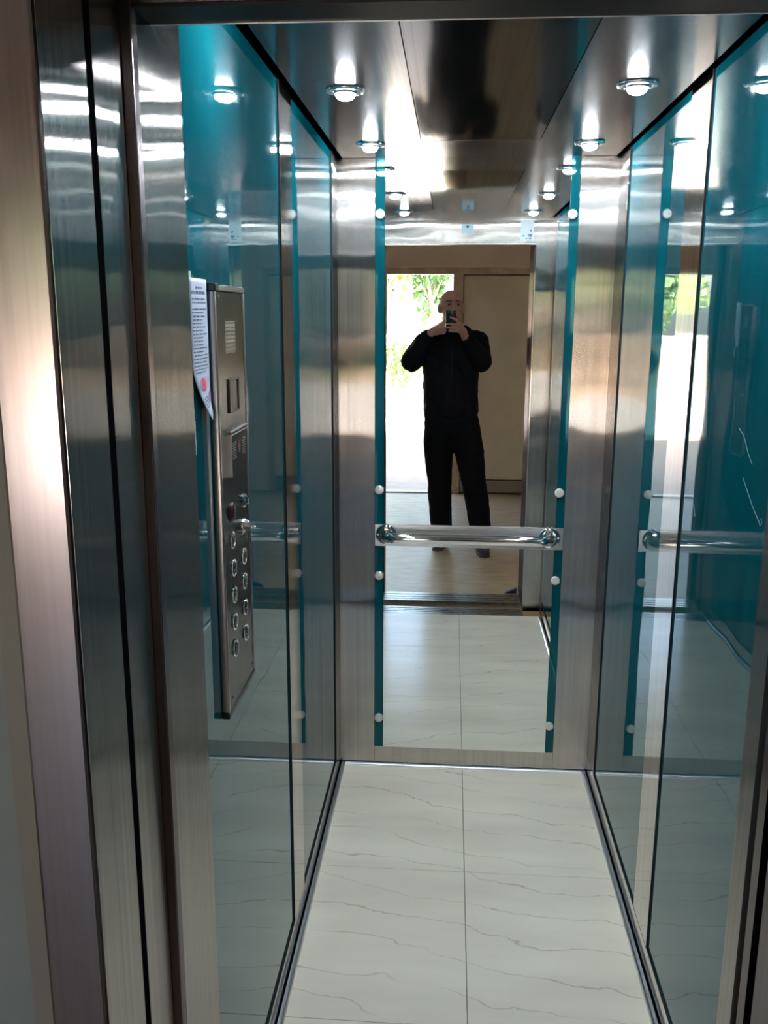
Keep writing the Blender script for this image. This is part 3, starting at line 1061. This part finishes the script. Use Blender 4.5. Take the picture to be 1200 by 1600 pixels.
build('body', phone_box(-0.044, 0.024, -0.122, 0.014, -0.0125, -0.0045, 0.0035), 'phone_black', ph, 'auto')
build('lens', MB().cyl(pl(0, 0, -0.005), pl(0, 0, -0.003), 0.0055, seg=16), 'chrome', ph, 'auto')
build('flash', MB().cyl(pl(-0.012, 0, -0.005), pl(-0.012, 0, -0.0035), 0.0022, seg=12), 'clip_white', ph)

pe = empty('person', (0.05, -0.22, 0.0))
tag(pe, 'bald person in black jacket and trousers photographing the mirror with a phone', 'person')
# ---- body: one continuous surface
B = MB()
HC = Vector((-0.008, -0.300, 1.632))
yawh = Euler((0.0, 0.0, -0.16))
hr = yawh.to_matrix()


def hp(x, y, z):
    return HC + hr @ Vector((x, y, z))


B.ball(hp(0, -0.008, 0.012), (0.077, 0.096, 0.084), 3)          # cranium
B.ball(hp(0, 0.012, -0.035), (0.069, 0.080, 0.078), 3)          # face
B.ball(hp(0, 0.026, -0.090), (0.061, 0.056, 0.050), 3)          # jaw
B.ball(hp(0, 0.060, -0.122), (0.024, 0.020, 0.017), 2)          # chin
B.ball(hp(0, 0.066, 0.026), (0.058, 0.024, 0.016), 2)           # brow ridge
B.chain([hp(0, 0.088, 0.006), hp(0, 0.108, -0.034)], [0.009, 0.015])   # nose
B.ball(hp(0.013, 0.096, -0.038), 0.010, 2)
B.ball(hp(-0.013, 0.096, -0.038), 0.010, 2)
for s in (-1, 1):
    B.ball(hp(0.042 * s, 0.062, -0.028), (0.024, 0.022, 0.018), 2)   # cheekbones
    B.ball(hp(0.081 * s, -0.004, -0.022), (0.010, 0.019, 0.032), 2, Euler((0.15, 0, -0.35 * s)))  # ears
    B.ball(hp(0.077 * s, 0.004, -0.046), (0.008, 0.010, 0.012), 2)
B.chain([hp(-0.020, 0.083, -0.070), hp(0.020, 0.083, -0.070)], [0.008, 0.008])   # upper lip
B.chain([hp(-0.016, 0.081, -0.084), hp(0.016, 0.081, -0.084)], [0.009, 0.009])   # lower lip
B.chain([HC + Vector((0, -0.02, -0.08)), (0.0, -0.285, 1.44)], [0.062, 0.066])   # neck
# trunk and limbs under the clothes
SHL, SHR = Vector((-0.165, -0.265, 1.395)), Vector((0.165, -0.265, 1.395))
ELL, ELR = Vector((-0.268, -0.185, 1.262)), Vector((0.200, -0.190, 1.266))
WRL, WRR = Vector((-0.138, -0.062, 1.452)), Vector((0.088, -0.075, 1.418))
B.chain([(0.0, -0.28, 1.42), (0.0, -0.26, 1.25), (0.0, -0.24, 1.05), (0.005, -0.22, 0.90)], [0.08, 0.085, 0.085, 0.085])
for sh_, el, wr_ in ((SHL, ELL, WRL), (SHR, ELR, WRR)):
    B.chain([(0, -0.27, 1.40), sh_, el, wr_], [0.06, 0.052, 0.040, 0.026])
HIPL, HIPR = Vector((-0.075, -0.22, 0.86)), Vector((0.090, -0.22, 0.86))
KNL, KNR = Vector((-0.065, -0.205, 0.47)), Vector((0.165, -0.150, 0.47))
ANL, ANR = Vector((-0.045, -0.235, 0.09)), Vector((0.225, -0.085, 0.09))
for hip, kn, an in ((HIPL, KNL, ANL), (HIPR, KNR, ANR)):
    B.chain([hip, kn, an, an + Vector((0, 0.10, -0.045))], [0.070, 0.050, 0.036, 0.028])
# right hand: palm beside the phone, fingers laid across its back, index pointing up
B.chain([WRR, pl(0.064, -0.125, -0.030), pl(0.053, -0.105, -0.017), pl(0.046, -0.080, -0.012)], [0.026, 0.027, 0.0245, 0.018])
B.chain([pl(0.060, -0.125, -0.024), pl(0.046, -0.118, -0.012)], [0.025, 0.018])
fr_list = [
    ([(0.042, -0.066, -0.007), (0.028, -0.046, 0.005), (0.004, -0.033, 0.006), (-0.014, -0.027, 0.004)], [0.0100, 0.0092, 0.0085, 0.0075]),
    ([(0.043, -0.082, -0.006), (0.022, -0.074, 0.006), (-0.012, -0.070, 0.0055), (-0.035, -0.070, 0.003)], [0.0102, 0.0094, 0.0086, 0.0076]),
    ([(0.043, -0.101, -0.006), (0.022, -0.097, 0.006), (-0.012, -0.094, 0.0055), (-0.036, -0.093, 0.003)], [0.0102, 0.0094, 0.0086, 0.0076]),
    ([(0.043, -0.119, -0.007), (0.024, -0.119, 0.004), (-0.002, -0.117, 0.0045), (-0.022, -0.115, 0.003)], [0.0092, 0.0084, 0.0076, 0.0068]),
    ([(0.058, -0.092, -0.030), (0.050, -0.062, -0.034), (0.036, -0.036, -0.030), (0.022, -0.020, -0.0235)], [0.0130, 0.0110, 0.0098, 0.0085]),
]
for p_, r_ in fr_list:
    B.chain([pl(*q) for q in p_], r_)
# left hand: cupped round the lower left edge of the phone
B.chain([WRL, pl(-0.108, -0.116, -0.026), pl(-0.084, -0.106, -0.016)], [0.026, 0.027, 0.021])
B.chain([pl(-0.106, -0.128, -0.024), pl(-0.083, -0.124, -0.014)], [0.024, 0.018])
fl_list = [
    ([(-0.078, -0.090, -0.012), (-0.070, -0.076, 0.000), (-0.060, -0.060, 0.004), (-0.052, -0.046, 0.003)], [0.0098, 0.0090, 0.0082, 0.0072]),
    ([(-0.078, -0.104, -0.010), (-0.069, -0.098, 0.004), (-0.055, -0.094, 0.008), (-0.044, -0.092, 0.006)], [0.0100, 0.0092, 0.0084, 0.0074]),
    ([(-0.078, -0.119, -0.010), (-0.069, -0.116, 0.004), (-0.054, -0.113, 0.008), (-0.042, -0.112, 0.006)], [0.0098, 0.0090, 0.0082, 0.0072]),
    ([(-0.080, -0.133, -0.012), (-0.071, -0.133, 0.001), (-0.058, -0.131, 0.004), (-0.047, -0.129, 0.003)], [0.0090, 0.0082, 0.0074, 0.0066]),
    ([(-0.094, -0.094, -0.028), (-0.076, -0.078, -0.033), (-0.054, -0.067, -0.028), (-0.036, -0.061, -0.0235)], [0.0122, 0.0106, 0.0094, 0.0084]),
]
for p_, r_ in fl_list:
    B.chain([pl(*q) for q in p_], r_)
remeshed('body', B, 'skin', pe, 0.0042, 5, factor=0.4)
for s in (-1, 1):
    ey = build('eye', MB().ball(hp(0.031 * s, 0.078, 0.002), 0.0105, 2), 'eye_white', pe, True)
    build('iris', MB().ball(hp(0.031 * s + 0.001, 0.0865, 0.001), (0.0072, 0.0045, 0.0066), 2), 'eye_dark', ey, True)
    build('eyebrow', MB().chain([hp(0.015 * s, 0.0895, 0.024), hp(0.034 * s, 0.0865, 0.026), hp(0.050 * s, 0.0735, 0.020)], [0.0036, 0.0038, 0.0026]), 'brow', pe, True)
# ---- jacket
J = MB()
J.ball((0.0, -0.262, 1.30), (0.178, 0.125, 0.155), 3)
J.ball((0.0, -0.275, 1.375), (0.165, 0.092, 0.072), 3)
J.caps((-0.02, -0.245, 1.16), (0.0, -0.235, 0.98), 0.150, 0.150)
J.chain([(-0.090, -0.255, 1.25), (-0.085, -0.245, 1.05), (-0.080, -0.235, 0.905)], [0.105, 0.104, 0.102])
J.chain([(0.080, -0.255, 1.25), (0.080, -0.245, 1.05), (0.083, -0.235, 0.905)], [0.105, 0.104, 0.102])
J.box(-0.176, 0.178, -0.335, -0.135, 0.872, 1.00, 0.04)
J.chain([(-0.05, -0.27, 1.405), SHL + Vector((0, 0, -0.012)), ELL, WRL + Vector((-0.030, -0.028, -0.030))], [0.075, 0.086, 0.072, 0.048])
J.chain([(0.05, -0.27, 1.405), SHR + Vector((0, 0, -0.012)), ELR, WRR + Vector((0.030, -0.022, -0.030))], [0.075, 0.086, 0.072, 0.048])
J.chain([WRL + Vector((-0.050, -0.042, -0.050)), WRL + Vector((-0.020, -0.018, -0.020))], [0.050, 0.044])
J.chain([WRR + Vector((0.050, -0.04, -0.050)), WRR + Vector((0.018, -0.014, -0.020))], [0.050, 0.044])
# stand-up collar and folded hood round the neck
for k in range(14):
    a = 2 * PI * k / 14
    J.ball((0.0 + 0.080 * math.cos(a), -0.290 + 0.072 * math.sin(a), 1.452 - 0.022 * math.sin(a)), (0.028, 0.026, 0.036), 2)
J.chain([(0.115, -0.30, 1.440), (0.080, -0.36, 1.450), (-0.06, -0.37, 1.450), (-0.11, -0.31, 1.430)], [0.030, 0.040, 0.040, 0.028])
J.chain([(0.115, -0.285, 1.415), (0.084, -0.295, 1.468)], [0.055, 0.032])
jk = remeshed('jacket', J, 'jacket_black', pe, 0.0075, 5, 0.016, 0.07)
build('zip', MB().tube([(0.0, -0.128, 1.36), (0.002, -0.110, 1.25), (0.002, -0.100, 1.10), (0.002, -0.108, 0.93)], 0.003, 8), 'iron', jk, True)
# ---- trousers
T = MB()
T.ball((0.006, -0.225, 0.860), (0.168, 0.112, 0.115), 3)
for hip, kn, an, o_ in ((HIPL, KNL, ANL, -0.005), (HIPR, KNR, ANR, 0.005)):
    T.chain([hip, (hip + kn) / 2 + Vector((o_, 0, 0)), kn, (kn + an) / 2 + Vector((o_, -0.008, 0)), an + Vector((0, -0.004, 0.030))], [0.106, 0.100, 0.086, 0.080, 0.074])
remeshed('trousers', T, 'trouser_black', pe, 0.0075, 5, 0.014, 0.09)


# ---- shoes
def shoe(an, yaw):
    Q = Euler((0, 0, yaw)).to_matrix()

    def sp(x, y, z):
        return Vector((an.x, an.y, 0)) + Q @ Vector((x, y, z))
    S = MB()
    S.chain([sp(0, -0.045, 0.045), sp(0, 0.03, 0.048), sp(0.003, 0.11, 0.040), sp(0.004, 0.165, 0.034)], [0.038, 0.042, 0.043, 0.030])
    S.chain([sp(0, -0.03, 0.06), sp(0, -0.02, 0.10)], [0.042, 0.045])
    s_ = remeshed('shoe', S, 'shoe_dark', pe, 0.005, 4)
    so = MB()
    ol = [(-0.034, -0.075), (0.034, -0.075), (0.040, 0.0), (0.046, 0.10), (0.036, 0.175), (0.004, 0.198), (-0.030, 0.175), (-0.042, 0.10), (-0.040, 0.0)]
    so.prism([(0, 0)] and [tuple((Vector((an.x, an.y, 0)) + Q @ Vector((x, y, 0))).xy) for x, y in ol], 'z', 0.0, 0.018)
    build('sole', so, 'sole', s_)
    for k in range(3):
        yy = 0.035 + 0.025 * k
        build('lace', MB().chain([sp(-0.022, yy, 0.086 - 0.008 * k), sp(0.022, yy, 0.086 - 0.008 * k)], [0.003, 0.003]), 'sole', s_, True)


shoe(ANL, 0.18)
shoe(ANR, -0.10)
